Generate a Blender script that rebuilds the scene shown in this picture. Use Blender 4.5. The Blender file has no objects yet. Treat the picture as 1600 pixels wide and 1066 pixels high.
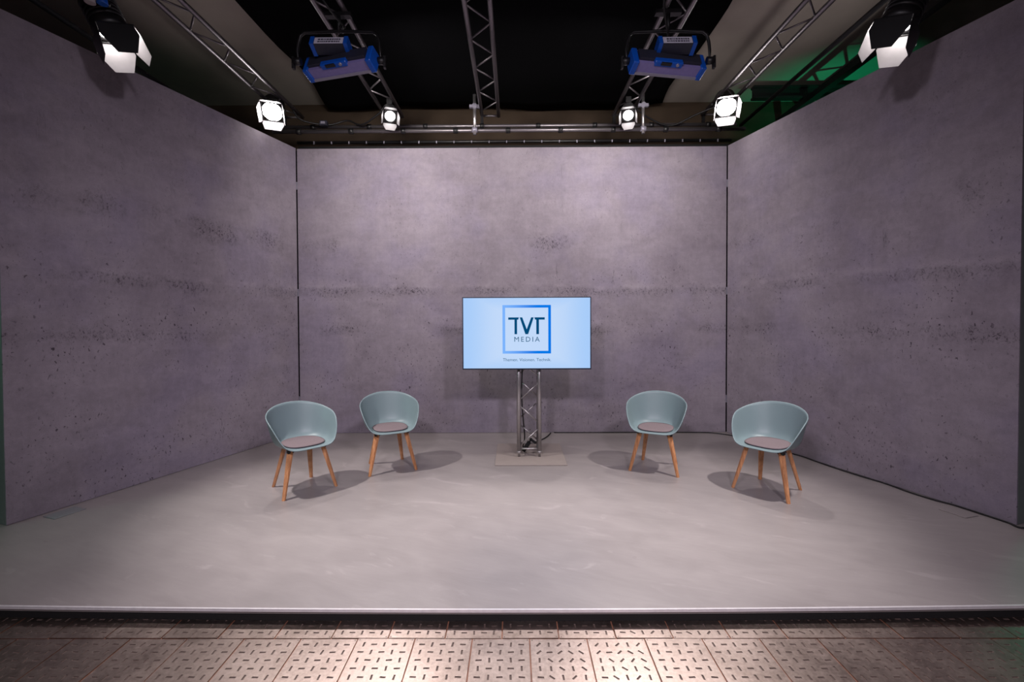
import bpy, bmesh, math, random
from mathutils import Vector, Matrix, Quaternion
random.seed(7)
PI = math.pi
S = bpy.context.scene
C = S.collection

# ------------------------------------------------------------------ camera, world, exposure, lights
F_PX, CY, PITCH, ROLL, YAW, CAM_H = 697.64, 514.53, 0.0183, 0.0043, -0.0055, 1.5779

def make_camera():
    cd = bpy.data.cameras.new('camera')
    cd.sensor_fit = 'HORIZONTAL'; cd.sensor_width = 36.0
    cd.lens = F_PX * 36.0 / 1600.0
    cd.shift_y = (CY - 533.0) / 1600.0
    cd.clip_start = 0.05; cd.clip_end = 100
    co = bpy.data.objects.new('camera', cd); C.objects.link(co)
    def w2c(d):
        x, y, z = d
        x, y = x*math.cos(YAW) - y*math.sin(YAW), x*math.sin(YAW) + y*math.cos(YAW)
        y, z = y*math.cos(PITCH) - z*math.sin(PITCH), y*math.sin(PITCH) + z*math.cos(PITCH)
        u, w = x*math.cos(ROLL) - z*math.sin(ROLL), x*math.sin(ROLL) + z*math.cos(ROLL)
        return Vector((u, w, -y))              # right, up, back
    M = Matrix([w2c((1, 0, 0)), w2c((0, 1, 0)), w2c((0, 0, 1))])   # rows = world axes in camera axes
    co.matrix_world = Matrix.Translation((0, 0, CAM_H)) @ M.to_4x4()
    S.camera = co
make_camera()

S.view_settings.view_transform = 'Standard'
S.view_settings.look = 'None'
S.view_settings.gamma = 1
S.view_settings.use_curve_mapping = False
S.view_settings.exposure = 0.0

world = bpy.data.worlds.new('world'); S.world = world
world.use_nodes = True
bg = world.node_tree.nodes['Background']
bg.inputs[0].default_value = (0.55, 0.5, 0.6, 1); bg.inputs[1].default_value = 0.05

def add_light(name, kind, loc, target, power, color=(1, 1, 1), **kw):
    ld = bpy.data.lights.new(name, kind)
    ld.energy = power; ld.color = color
    for k, v in kw.items(): setattr(ld, k, v)
    lo = bpy.data.objects.new(name, ld); C.objects.link(lo)
    lo.location = loc
    lo.rotation_euler = (Vector(target) - Vector(loc)).to_track_quat('-Z', 'Y').to_euler()
    return lo

WARM = (1.0, 0.935, 0.915)
MAUVE = (0.97, 0.88, 1.0)
KEY_L, KEY_R = Vector((-3.22, 3.62, 3.91)), Vector((2.96, 3.50, 3.84))
AIM_L, AIM_R = Vector((-1.5, 4.05, 0.0)), Vector((1.5, 3.95, 0.0))
BACK = [Vector((-3.17, 5.90, 4.34)), Vector((-1.62, 5.90, 4.27)), Vector((1.50, 5.90, 4.26)), Vector((2.78, 5.90, 4.36))]
BACK_AIM = [Vector((-1.9, 2.3, 0.0)), Vector((-0.3, 2.15, 0.0)), Vector((0.45, 2.15, 0.0)), Vector((1.7, 2.3, 0.0))]
SOFT = [Vector((-1.64, 4.24, 4.03)), Vector((1.45, 4.24, 4.01))]
SOFT_AIM = [Vector((-1.1, 6.3, 3.2)), Vector((1.1, 6.3, 3.2))]

def beam(p, a, d): return p + (a - p).normalized() * d
for p, a in ((KEY_L, AIM_L), (KEY_R, AIM_R)):
    add_light('key_lamp', 'SPOT', beam(p, a, 0.03), a, 520 if p.x < 0 else 450, WARM, spot_size=math.radians(52), spot_blend=0.9, shadow_soft_size=0.06)
for i, (p, a) in enumerate(zip(BACK, BACK_AIM)):
    add_light('back_lamp', 'SPOT', beam(p, a, 0.03), a, 150 if i in (0, 3) else 470, WARM, spot_size=math.radians(80 if i in (0, 3) else 54), spot_blend=0.8, shadow_soft_size=0.06)
for p, a in zip(SOFT, SOFT_AIM):
    add_light('soft_lamp', 'AREA', beam(p, a, 0.11), a, 43, (1.0, 0.94, 0.90), shape='RECTANGLE', size=0.60, size_y=0.18, spread=math.radians(152))
# front lamps hanging behind the photographer
for x in (-1.0, 1.3):
    add_light('front_lamp', 'SPOT', (x, -0.8, 3.6), (x*0.2, 4.9, 0.2), 405, MAUVE, spot_size=math.radians(99), spot_blend=1.0, shadow_soft_size=0.16)
for x in (-1.6, 1.6):  # unseen cross fills, added to brighten the side walls of the set
    add_light('side_fill', 'SPOT', (x, -0.6, 3.6), (-x*2.15, 5.3, 2.1), 305, MAUVE, spot_size=math.radians(52), spot_blend=1.0, shadow_soft_size=0.2)
# weak unseen uplights added behind the set to brighten the roof canvas
add_light('roof_fill', 'SPOT', (4.6, 4.6, 3.2), (2.6, 5.5, 5.2), 46, (1.0, 0.93, 0.90), spot_size=math.radians(85), spot_blend=1.0, shadow_soft_size=0.15)
add_light('roof_fill', 'SPOT', (-4.7, 4.6, 3.2), (-2.9, 5.7, 5.2), 16, (1.0, 0.92, 0.88), spot_size=math.radians(85), spot_blend=1.0, shadow_soft_size=0.15)
# green light in the hall outside the set
GREEN = (0.02, 1.0, 0.42)
add_light('green_lamp', 'SPOT', (4.7, 5.4, 2.6), (4.85, 7.2, 4.95), 120, GREEN, spot_size=math.radians(60), spot_blend=1.0, shadow_soft_size=0.05)
add_light('green_lamp', 'SPOT', (5.4, 4.3, 2.0), (4.7, 3.4, 0), 22, (0.15, 1.0, 0.6), spot_size=math.radians(75), spot_blend=0.8, shadow_soft_size=0.1)
add_light('green_lamp', 'SPOT', (-5.8, 1.9, 2.2), (-4.0, 3.5, 1.2), 34, (0.28, 1.0, 0.62), spot_size=math.radians(70), spot_blend=0.8, shadow_soft_size=0.1)
add_light('green_lamp', 'SPOT', (-5.0, 5.6, 2.6), (-4.6, 7.0, 5.2), 1.5, GREEN, spot_size=math.radians(60), spot_blend=0.6, shadow_soft_size=0.1)

# ------------------------------------------------------------------ helpers: materials
def lin(c):
    return tuple(((v/255)/12.92 if v/255 <= 0.04045 else ((v/255+0.055)/1.055)**2.4) for v in c)

def new_mat(name):
    m = bpy.data.materials.new(name); m.use_nodes = True
    nt = m.node_tree
    return m, nt, nt.nodes['Principled BSDF']

def node(nt, t, **kw):
    n = nt.nodes.new(t)
    for k, v in kw.items():
        if k.startswith('i_'):
            n.inputs[int(k[2:])].default_value = v
        else: setattr(n, k, v)
    return n

def lk(nt, a, b): nt.links.new(a, b)

def simple(name, rgb, rough=0.5, metal=0.0, var=0.06, scale=30, spec=0.5, bump=0.0, srgb=True):
    m, nt, b = new_mat(name)
    c = lin(rgb) if srgb else rgb
    tc = node(nt, 'ShaderNodeTexCoord')
    nz = node(nt, 'ShaderNodeTexNoise'); nz.inputs['Scale'].default_value = scale; nz.inputs['Detail'].default_value = 4
    lk(nt, tc.outputs['Object'], nz.inputs['Vector'])
    r = node(nt, 'ShaderNodeValToRGB')
    r.color_ramp.elements[0].position = 0.3; r.color_ramp.elements[1].position = 0.7
    r.color_ramp.elements[0].color = tuple(v*(1-var) for v in c) + (1,)
    r.color_ramp.elements[1].color = tuple(min(1, v*(1+var)) for v in c) + (1,)
    lk(nt, nz.outputs['Fac'], r.inputs[0]); lk(nt, r.outputs[0], b.inputs['Base Color'])
    b.inputs['Roughness'].default_value = rough; b.inputs['Metallic'].default_value = metal
    b.inputs['Specular IOR Level'].default_value = spec
    if bump:
        bp = node(nt, 'ShaderNodeBump'); bp.inputs['Strength'].default_value = bump; bp.inputs['Distance'].default_value = 0.002
        lk(nt, nz.outputs['Fac'], bp.inputs['Height']); lk(nt, bp.outputs[0], b.inputs['Normal'])
    return m

def emit(name, rgb, strength, srgb=True):
    m = bpy.data.materials.new(name); m.use_nodes = True
    nt = m.node_tree; nt.nodes.clear()
    e = node(nt, 'ShaderNodeEmission'); o = node(nt, 'ShaderNodeOutputMaterial')
    e.inputs[0].default_value = (lin(rgb) if srgb else rgb) + (1,); e.inputs[1].default_value = strength
    lk(nt, e.outputs[0], o.inputs[0]); return m

class NT:
    """tiny expression helper on a node tree"""
    def __init__(s, nt): s.nt = nt
    def m(s, op, a, b=None, c=None, clamp=False):
        n = s.nt.nodes.new('ShaderNodeMath'); n.operation = op; n.use_clamp = clamp
        for i, v in enumerate((a, b, c)):
            if v is None: continue
            if isinstance(v, (int, float)): n.inputs[i].default_value = v
            else: s.nt.links.new(v, n.inputs[i])
        return n.outputs[0]
    def noise(s, vec, scale, detail=4, rough=0.55, dist=0.0):
        n = s.nt.nodes.new('ShaderNodeTexNoise'); s.nt.links.new(vec, n.inputs['Vector'])
        n.inputs['Scale'].default_value = scale; n.inputs['Detail'].default_value = detail
        n.inputs['Roughness'].default_value = rough; n.inputs['Distortion'].default_value = dist
        return n.outputs['Fac']
    def voro(s, vec, scale, rand=1.0):
        n = s.nt.nodes.new('ShaderNodeTexVoronoi'); s.nt.links.new(vec, n.inputs['Vector'])
        n.inputs['Scale'].default_value = scale; n.inputs['Randomness'].default_value = rand
        return n.outputs['Distance'], n.outputs['Color']
    def mapv(s, vec, scale=(1, 1, 1), loc=(0, 0, 0)):
        n = s.nt.nodes.new('ShaderNodeMapping'); s.nt.links.new(vec, n.inputs[0])
        n.inputs['Scale'].default_value = scale; n.inputs['Location'].default_value = loc
        return n.outputs[0]
    def rng(s, v, a, b, c=0.0, d=1.0, smooth=True):
        n = s.nt.nodes.new('ShaderNodeMapRange'); s.nt.links.new(v, n.inputs['Value'])
        n.interpolation_type = 'SMOOTHSTEP' if smooth else 'LINEAR'
        n.inputs['From Min'].default_value = a; n.inputs['From Max'].default_value = b
        n.inputs['To Min'].default_value = c; n.inputs['To Max'].default_value = d
        return n.outputs['Result']
    def mix(s, f, a, b):
        n = s.nt.nodes.new('ShaderNodeMix'); n.data_type = 'RGBA'
        if isinstance(f, (int, float)): n.inputs[0].default_value = f
        else: s.nt.links.new(f, n.inputs[0])
        for i, v in ((6, a), (7, b)):
            if isinstance(v, tuple): n.inputs[i].default_value = v + (1,)
            else: s.nt.links.new(v, n.inputs[i])
        return n.outputs[2]

def concrete_print(name, off, flip=1):
    """printed concrete wallpaper; object X runs along the wall, Z up"""
    m, nt, b = new_mat(name); E = NT(nt)
    tc = node(nt, 'ShaderNodeTexCoord')
    v = E.mapv(tc.outputs['Object'], (flip, 0.0, 1), (off, 0, 0))
    sep = node(nt, 'ShaderNodeSeparateXYZ'); lk(nt, v, sep.inputs[0])
    x, z = sep.outputs[0], sep.outputs[2]
    big = E.noise(v, 0.9, 3); mid = E.noise(E.mapv(v, (1, 1, 1.6)), 3.2, 6, 0.6, 0.4)
    brush = E.noise(E.mapv(v, (1.2, 1, 9)), 2.6, 6, 0.6, 0.3)
    vert = E.noise(E.mapv(v, (14, 1, 1.1)), 1.3, 4, 0.6)
    fine = E.noise(v, 120, 4, 0.65)
    t = E.m('ADD', E.m('MULTIPLY', E.m('SUBTRACT', big, 0.5), 0.75), E.m('MULTIPLY', E.m('SUBTRACT', mid, 0.5), 0.60))
    t = E.m('ADD', t, E.m('MULTIPLY', E.m('SUBTRACT', brush, 0.5), 0.16))
    t = E.m('ADD', t, E.m('MULTIPLY', E.m('SUBTRACT', vert, 0.5), 0.16))
    grain = E.noise(E.mapv(v, (1, 1, 0.8), (2, 0, 9)), 17, 6, 0.72, 0.5)
    t = E.m('ADD', t, E.m('MULTIPLY', E.m('SUBTRACT', grain, 0.5), 0.55))
    t = E.m('ADD', t, E.m('MULTIPLY', E.m('SUBTRACT', fine, 0.5), 0.35))
    col = E.mix(E.rng(t, -0.45, 0.45, 0, 1, False), lin((106, 97, 106)), lin((155, 146, 155)))
    hue = E.noise(E.mapv(v, (1, 1, 1), (7, 3, 1)), 1.5, 3)
    col = E.mix(E.rng(hue, 0.42, 0.68, 0, 0.35), col, E.mix(E.rng(t, -0.45, 0.45, 0, 1, False), lin((98, 90, 112)), lin((150, 141, 165))))
    # horizontal strata where the pour layers meet
    wob = E.m('MULTIPLY', E.m('SUBTRACT', E.noise(E.mapv(v, (1, 1, 0.2)), 1.1, 4), 0.5), 0.16)
    zz = E.m('ADD', z, wob)
    def band(z0, w):
        return E.rng(E.m('ABSOLUTE', E.m('SUBTRACT', zz, z0)), 0.0, w, 1, 0)
    patch = E.noise(E.mapv(v, (1, 1, 0.5), (3.3, 0, 1.7)), 1.15, 3, 0.6)
    b1 = E.m('MULTIPLY', band(2.64, 0.20), E.rng(patch, 0.50, 0.66))
    b2 = E.m('MULTIPLY', band(1.99, 0.11), E.rng(E.noise(E.mapv(v, (1, 1, 0.5), (9, 0, 2)), 1.4, 3), 0.34, 0.6))
    b3 = E.m('MULTIPLY', band(1.46, 0.12), E.rng(E.noise(E.mapv(v, (1, 1, 0.5), (1, 0, 5)), 1.1, 3), 0.42, 0.62))
    strata = E.m('ADD', E.m('ADD', b1, b2), b3, clamp=True)
    grit = E.rng(E.noise(E.mapv(v, (1, 1, 0.7)), 38, 6, 0.8, 0.8), 0.50, 0.62)
    dark = E.m('MULTIPLY', E.m('MULTIPLY', strata, grit), 0.85)
    dark = E.m('ADD', dark, E.m('MULTIPLY', strata, 0.10))
    light_seam = E.m('MULTIPLY', band(2.06, 0.05), E.rng(mid, 0.4, 0.65))
    # pits, small and larger; denser low on the wall and in the strata
    p1 = E.rng(E.noise(E.mapv(v, (1, 1, 0.65), (5, 0, 3)), 46, 2, 0.5, 0.6), 0.635, 0.70)
    p2 = E.rng(E.noise(E.mapv(v, (1.5, 1, 0.55), (8, 0, 1)), 22, 3, 0.6, 0.8), 0.68, 0.73)
    dens = E.m('MULTIPLY', E.rng(E.noise(v, 1.7, 3), 0.38, 0.62), E.rng(z, 3.1, 1.4, 0.35, 1))
    pits = E.m('MULTIPLY', E.m('ADD', p1, p2, clamp=True), E.m('MULTIPLY', E.m('ADD', dens, E.m('MULTIPLY', strata, 0.5), clamp=True), 0.85))
    # thin vertical cracks
    dv, cv = E.voro(E.mapv(v, (3.0, 1, 0.8), (2, 0, 6)), 1.5)
    sv = node(nt, 'ShaderNodeSeparateColor'); lk(nt, cv, sv.inputs[0])
    crk = E.m('MULTIPLY', E.rng(E.m('ABSOLUTE', E.m('SUBTRACT', vert, 0.5)), 0.0, 0.014, 1, 0), E.rng(dv, 0.06, 0.24, 1, 0))
    crk = E.m('MULTIPLY', crk, E.m('MULTIPLY', E.rng(sv.outputs[1], 0.55, 0.7), 0.55))
    dk = E.m('MAXIMUM', E.m('MAXIMUM', dark, pits), crk, clamp=True)
    col = E.mix(dk, col, lin((40, 33, 40)))
    col = E.mix(E.m('MULTIPLY', light_seam, 0.13), col, lin((190, 180, 186)))
    lk(nt, col, b.inputs['Base Color'])
    b.inputs['Roughness'].default_value = 0.82; b.inputs['Specular IOR Level'].default_value = 0.25
    bp = node(nt, 'ShaderNodeBump'); bp.inputs['Strength'].default_value = 0.05; bp.inputs['Distance'].default_value = 0.001
    lk(nt, fine, bp.inputs['Height']); lk(nt, bp.outputs[0], b.inputs['Normal'])
    return m

def vinyl_floor(name):
    m, nt, b = new_mat(name); E = NT(nt)
    v = node(nt, 'ShaderNodeTexCoord').outputs['Object']
    rot = node(nt, 'ShaderNodeMapping'); lk(nt, v, rot.inputs[0]); rot.inputs['Rotation'].default_value = (0, 0, 0.35)
    r = rot.outputs[0]
    a = E.noise(r, 0.7, 3); bb = E.noise(E.mapv(r, (1, 2.4, 1)), 2.2, 6, 0.6, 0.8); c = E.noise(E.mapv(r, (1, 7, 1)), 5, 5, 0.6)
    f = E.noise(v, 150, 3)
    t = E.m('ADD', E.m('MULTIPLY', E.m('SUBTRACT', a, 0.5), 0.5), E.m('MULTIPLY', E.m('SUBTRACT', bb, 0.5), 0.9))
    t = E.m('ADD', t, E.m('MULTIPLY', E.m('SUBTRACT', c, 0.5), 0.35)); t = E.m('ADD', t, E.m('MULTIPLY', E.m('SUBTRACT', f, 0.5), 0.12))
    col = E.mix(E.rng(t, -0.5, 0.5, 0, 1, False), lin((130, 123, 122)), lin((160, 152, 151)))
    smear = E.m('MULTIPLY', E.rng(E.noise(E.mapv(r, (1, 2.6, 1), (5, 2, 0)), 2.6, 5, 0.55, 1.2), 0.60, 0.72), 0.30)
    col = E.mix(smear, col, lin((182, 172, 173)))
    scuff = E.m('MULTIPLY', E.rng(E.noise(E.mapv(r, (1, 3, 1), (2, 8, 0)), 5, 4, 0.5), 0.72, 0.78), 0.35)
    col = E.mix(scuff, col, lin((112, 104, 104)))
    lk(nt, col, b.inputs['Base Color'])
    lk(nt, E.rng(bb, 0.3, 0.7, 0.345, 0.375), b.inputs['Roughness'])
    b.inputs['Specular IOR Level'].default_value = 0.6
    return m

def iron_plate(name):
    m, nt, b = new_mat(name); E = NT(nt)
    g = node(nt, 'ShaderNodeNewGeometry')
    v = g.outputs['Position']
    oi = node(nt, 'ShaderNodeObjectInfo')
    a = E.noise(v, 3.2, 5, 0.6, 0.6); f = E.noise(v, 55, 5, 0.7); st = E.noise(E.mapv(v, (1, 1, 1), (3, 1, 0)), 9, 6, 0.7, 1.0)
    t = E.m('ADD', E.m('MULTIPLY', a, 0.5), E.m('MULTIPLY', f, 0.5))
    col = E.mix(E.rng(t, 0.32, 0.68, 0, 1, False), lin((124, 110, 103)), lin((178, 162, 155)))
    col = E.mix(E.m('MULTIPLY', oi.outputs['Random'], 0.30), col, lin((128, 116, 110)))
    rust = E.m('MULTIPLY', E.rng(st, 0.62, 0.80), 0.14)
    col = E.mix(rust, col, lin((120, 82, 62)))
    lk(nt, col, b.inputs['Base Color'])
    b.inputs['Metallic'].default_value = 1.0
    lk(nt, E.rng(t, 0.35, 0.65, 0.34, 0.43), b.inputs['Roughness'])
    bp = node(nt, 'ShaderNodeBump'); bp.inputs['Strength'].default_value = 0.05; bp.inputs['Distance'].default_value = 0.002
    lk(nt, f, bp.inputs['Height']); lk(nt, bp.outputs[0], b.inputs['Normal'])
    return m

def wood(name):
    m, nt, b = new_mat(name); E = NT(nt)
    v = node(nt, 'ShaderNodeTexCoord').outputs['Object']
    g = E.noise(E.mapv(v, (60, 60, 4)), 1.0, 5, 0.6, 0.3)
    col = E.mix(E.rng(g, 0.3, 0.7), lin((172, 116, 78)), lin((205, 148, 104)))
    lk(nt, col, b.inputs['Base Color']); b.inputs['Roughness'].default_value = 0.5
    return m

M = {}
M['wall_back'] = concrete_print('printed_concrete_back', 3.4)
M['wall_left'] = concrete_print('printed_concrete_left', 0.0)
M['wall_right'] = concrete_print('printed_concrete_right', 0.35, -1)
M['vinyl'] = vinyl_floor('stage_vinyl')
M['iron'] = iron_plate('iron_floor_plate')
M['slot'] = simple('slot_dirt', (98, 82, 76), 0.7, 0.3)
M['joint'] = simple('rusty_joint', (136, 92, 72), 0.6, var=0.3, scale=14)
M['alu'] = simple('aluminium', (176, 172, 174), 0.34, 0.85, 0.05, 60)
M['alu_rig'] = simple('rig_aluminium', (128, 122, 126), 0.42, 0.85, 0.06, 50)
M['trim'] = simple('stage_edge_alu_catchlight', (225, 220, 222), 0.28, 0.25)  # aluminium whitened so the edge seems to catch the light
M['black'] = simple('black_paint', (18, 17, 19), 0.45, 0.0, 0.1)
M['black_matt'] = simple('black_matt', (13, 13, 15), 0.85, 0.0, 0.1)
M['molton'] = simple('black_molton', (12, 12, 14), 0.95, 0.0, 0.15, 200, spec=0.05, bump=0.3)
M['rubber'] = simple('black_cable_rubber', (16, 15, 17), 0.55)
M['skirt'] = simple('black_skirt', (14, 13, 15), 0.7)
M['frame'] = simple('wall_frame', (120, 124, 124), 0.5, 0.3)
M['gap'] = simple('gap_black', (14, 11, 15), 0.9, spec=0.1)
M['shell'] = simple('blue_green_plastic', (117, 135, 139), 0.42, 0.0, 0.015, 8, spec=0.45)
M['pad'] = simple('mauve_felt', (122, 109, 112), 0.95, 0.0, 0.12, 260, spec=0.1, bump=0.4)
M['pad_edge'] = simple('dark_pad_edge', (60, 55, 66), 0.9)
M['wood'] = wood('oak_leg')
M['plate'] = simple('taupe_plate', (150, 139, 134), 0.6, 0.0, 0.03, 12)
M['grey_plate'] = simple('grey_steel_plate', (142, 146, 148), 0.45, 0.3, 0.04, 10)
M['tv_case'] = simple('monitor_case', (20, 30, 52), 0.35)
M['blue'] = simple('blue_fixture_plastic', (8, 74, 168), 0.4, 0.0, 0.05)
M['lav'] = simple('lavender_grey_metal', (128, 118, 170), 0.5, 0.2, 0.05)
M['silver'] = simple('silver_metal', (150, 146, 160), 0.45, 0.4, 0.05)
M['dark_grey'] = simple('dark_grey_metal', (42, 42, 54), 0.5, 0.2)
M['label_w'] = simple('label_white', (190, 186, 200), 0.6)
M['label_t'] = simple('label_text', (50, 48, 62), 0.6)
M['white_cap'] = simple('white_connector', (170, 158, 162), 0.5)
M['flap_in'] = simple('flap_metal', (150, 146, 148), 0.45, 0.1, 0.03)
M['lens_key'] = emit('key_lens_light', (1.0, 0.95, 0.92), 26, False)
M['lens_back'] = emit('back_lens_light', (1.0, 0.95, 0.94), 36, False)
M['lens_in'] = emit('inner_lens_light', (1.0, 0.96, 0.95), 9, False)
M['soft_face'] = emit('soft_face_light', (1.0, 0.93, 0.97), 2.0, False)
M['ceil'] = simple('grey_roof_canvas', (168, 158, 152), 0.9, 0.0, 0.12, 1.3, spec=0.1)
M['hall_wall'] = simple('brown_hall_wall', (74, 62, 52), 0.9, 0.0, 0.2, 2.0, spec=0.1)
M['hall_dark'] = simple('dark_hall_wall', (40, 42, 44), 0.9, 0.0, 0.2, 2.0, spec=0.1)
M['steel'] = simple('dark_roof_steel', (38, 38, 42), 0.6, 0.3)

# ------------------------------------------------------------------ helpers: geometry
class MB:
    def __init__(s): s.bm = bmesh.new(); s.mi = 0
    def face(s, vs):
        f = s.bm.faces.new(vs); f.material_index = s.mi; return f
    def box(s, lo, hi, mat=None):
        mtx = mat or Matrix()
        v = [s.bm.verts.new(mtx @ Vector((x, y, z))) for x in (lo[0], hi[0]) for y in (lo[1], hi[1]) for z in (lo[2], hi[2])]
        for q in ((0, 1, 3, 2), (4, 6, 7, 5), (0, 4, 5, 1), (2, 3, 7, 6), (0, 2, 6, 4), (1, 5, 7, 3)): s.face([v[i] for i in q])
        return s
    def bar(s, a, b, w, h, w2=None, h2=None, up=(0, 0, 1)):
        a, b = Vector(a), Vector(b); d = (b - a).normalized(); up = Vector(up)
        if abs(d.dot(up)) > 0.98: up = Vector((0, 1, 0))
        sx = d.cross(up).normalized(); sy = sx.cross(d).normalized()
        w2 = w if w2 is None else w2; h2 = h if h2 is None else h2
        A = [s.bm.verts.new(a + sx*i*w/2 + sy*j*h/2) for i, j in ((-1, -1), (1, -1), (1, 1), (-1, 1))]
        B = [s.bm.verts.new(b + sx*i*w2/2 + sy*j*h2/2) for i, j in ((-1, -1), (1, -1), (1, 1), (-1, 1))]
        s.face(A[::-1]); s.face(B)
        for i in range(4): s.face([A[i], A[(i+1) % 4], B[(i+1) % 4], B[i]])
        return s
    def cyl(s, a, b, r, r2=None, n=12, cap=True):
        a, b = Vector(a), Vector(b); r2 = r if r2 is None else r2
        q = (b - a).to_track_quat('Z', 'Y')
        A = []; B = []
        for i in range(n):
            o = q @ Vector((math.cos(2*PI*i/n), math.sin(2*PI*i/n), 0))
            A.append(s.bm.verts.new(a + o*r)); B.append(s.bm.verts.new(b + o*r2))
        for i in range(n):
            f = s.face([A[i], A[(i+1) % n], B[(i+1) % n], B[i]]); f.smooth = True
        if cap: s.face(A[::-1]); s.face(B)
        return s
    def lathe(s, prof, n=24, mat=None, caps=True):
        mtx = mat or Matrix(); rings = []
        for r, z in prof:
            rings.append([s.bm.verts.new(mtx @ Vector((r*math.cos(2*PI*i/n), r*math.sin(2*PI*i/n), z))) for i in range(n)])
        for a, b in zip(rings, rings[1:]):
            for i in range(n):
                f = s.face([a[i], a[(i+1) % n], b[(i+1) % n], b[i]]); f.smooth = True
        if caps:
            s.face(rings[0][::-1]); s.face(rings[-1])
        return s
    def tube(s, pts, r, n=8):
        pts = [Vector(p) for p in pts]; rings = []
        for i, p in enumerate(pts):
            d = (pts[min(i+1, len(pts)-1)] - pts[max(i-1, 0)]).normalized()
            q = d.to_track_quat('Z', 'Y')
            rings.append([s.bm.verts.new(p + q @ Vector((r*math.cos(2*PI*k/n), r*math.sin(2*PI*k/n), 0))) for k in range(n)])
        for a, b in zip(rings, rings[1:]):
            for k in range(n):
                f = s.face([a[k], a[(k+1) % n], b[(k+1) % n], b[k]]); f.smooth = True
        s.face(rings[0][::-1]); s.face(rings[-1]); return s
    def prism(s, poly, y0, y1, mat=None):
        """poly in local (x, z), extruded along y"""
        mtx = mat or Matrix()
        A = [s.bm.verts.new(mtx @ Vector((x, y0, z))) for x, z in poly]
        B = [s.bm.verts.new(mtx @ Vector((x, y1, z))) for x, z in poly]
        s.face(A); s.face(B[::-1])
        for i in range(len(poly)):
            j = (i+1) % len(poly); s.face([A[j], A[i], B[i], B[j]])
        return s
    def bevel(s, w, seg=2):
        bmesh.ops.bevel(s.bm, geom=list(s.bm.edges), offset=w, segments=seg, affect='EDGES', profile=0.7); return s
    def mesh(s, name, mats):
        bmesh.ops.recalc_face_normals(s.bm, faces=s.bm.faces)
        me = bpy.data.meshes.new(name); s.bm.to_mesh(me); s.bm.free()
        for m in (mats if isinstance(mats, (list, tuple)) else [mats]): me.materials.append(m)
        return me
    def build(s, name, mats, parent=None, **kw):
        return link(name, s.mesh(name, mats), parent, **kw)

def link(name, me, parent=None, loc=None, label=None, kind=None):
    o = bpy.data.objects.new(name, me); C.objects.link(o)
    if parent: o.parent = parent
    if loc is not None: o.location = loc
    if label: o['label'] = label
    if kind: o['kind'] = kind
    return o

def thing(name, label, cat, loc=(0, 0, 0), group=None, rot=None):
    o = bpy.data.objects.new(name, None); C.objects.link(o)
    o.empty_display_size = 0.1
    o.location = loc; o['label'] = label; o['category'] = cat
    if group: o['group'] = group
    if rot is not None:
        o.rotation_mode = 'QUATERNION'; o.rotation_quaternion = rot
    return o

def tag(o, label, cat, group=None):
    o['label'] = label; o['category'] = cat
    if group: o['group'] = group
    return o

def copy_tree(o, parent=None):
    c = o.copy(); C.objects.link(c)
    if parent: c.parent = parent
    for ch in list(o.children): copy_tree(ch, c)
    return c

def spline(P, n):
    """catmull-rom through tuples, n samples in all"""
    out = []
    k = len(P) - 1
    for i in range(n):
        t = i/(n-1)*k; j = min(int(t), k-1); u = t-j
        p0, p1, p2, p3 = P[max(j-1, 0)], P[j], P[j+1], P[min(j+2, k)]
        out.append(tuple(0.5*((2*b) + (c-a)*u + (2*a-5*b+4*c-d)*u*u + (3*b-a-3*c+d)*u**3) for a, b, c, d in zip(p0, p1, p2, p3)))
    return out

# ------------------------------------------------------------------ hall shell
HZ = -0.07                                    # hall floor below the stage surface
hf = MB().box((-8, -4, HZ-0.06), (8, 7.6, HZ-0.005)).build('floor', M['joint'], kind='structure')
MB().box((-8, -4, 5.2), (8, 7.6, 5.3)).build('ceiling', M['ceil'], kind='structure')
MB().box((-8, 7.5, HZ), (8, 7.6, 5.2)).build('wall_rear', M['hall_wall'], kind='structure')
MB().box((-8.1, -4, HZ), (-8, 7.6, 5.2)).build('wall_far_left', M['hall_dark'], kind='structure')
MB().box((8, -4, HZ), (8.1, 7.6, 5.2)).build('wall_far_right', M['hall_dark'], kind='structure')

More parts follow.
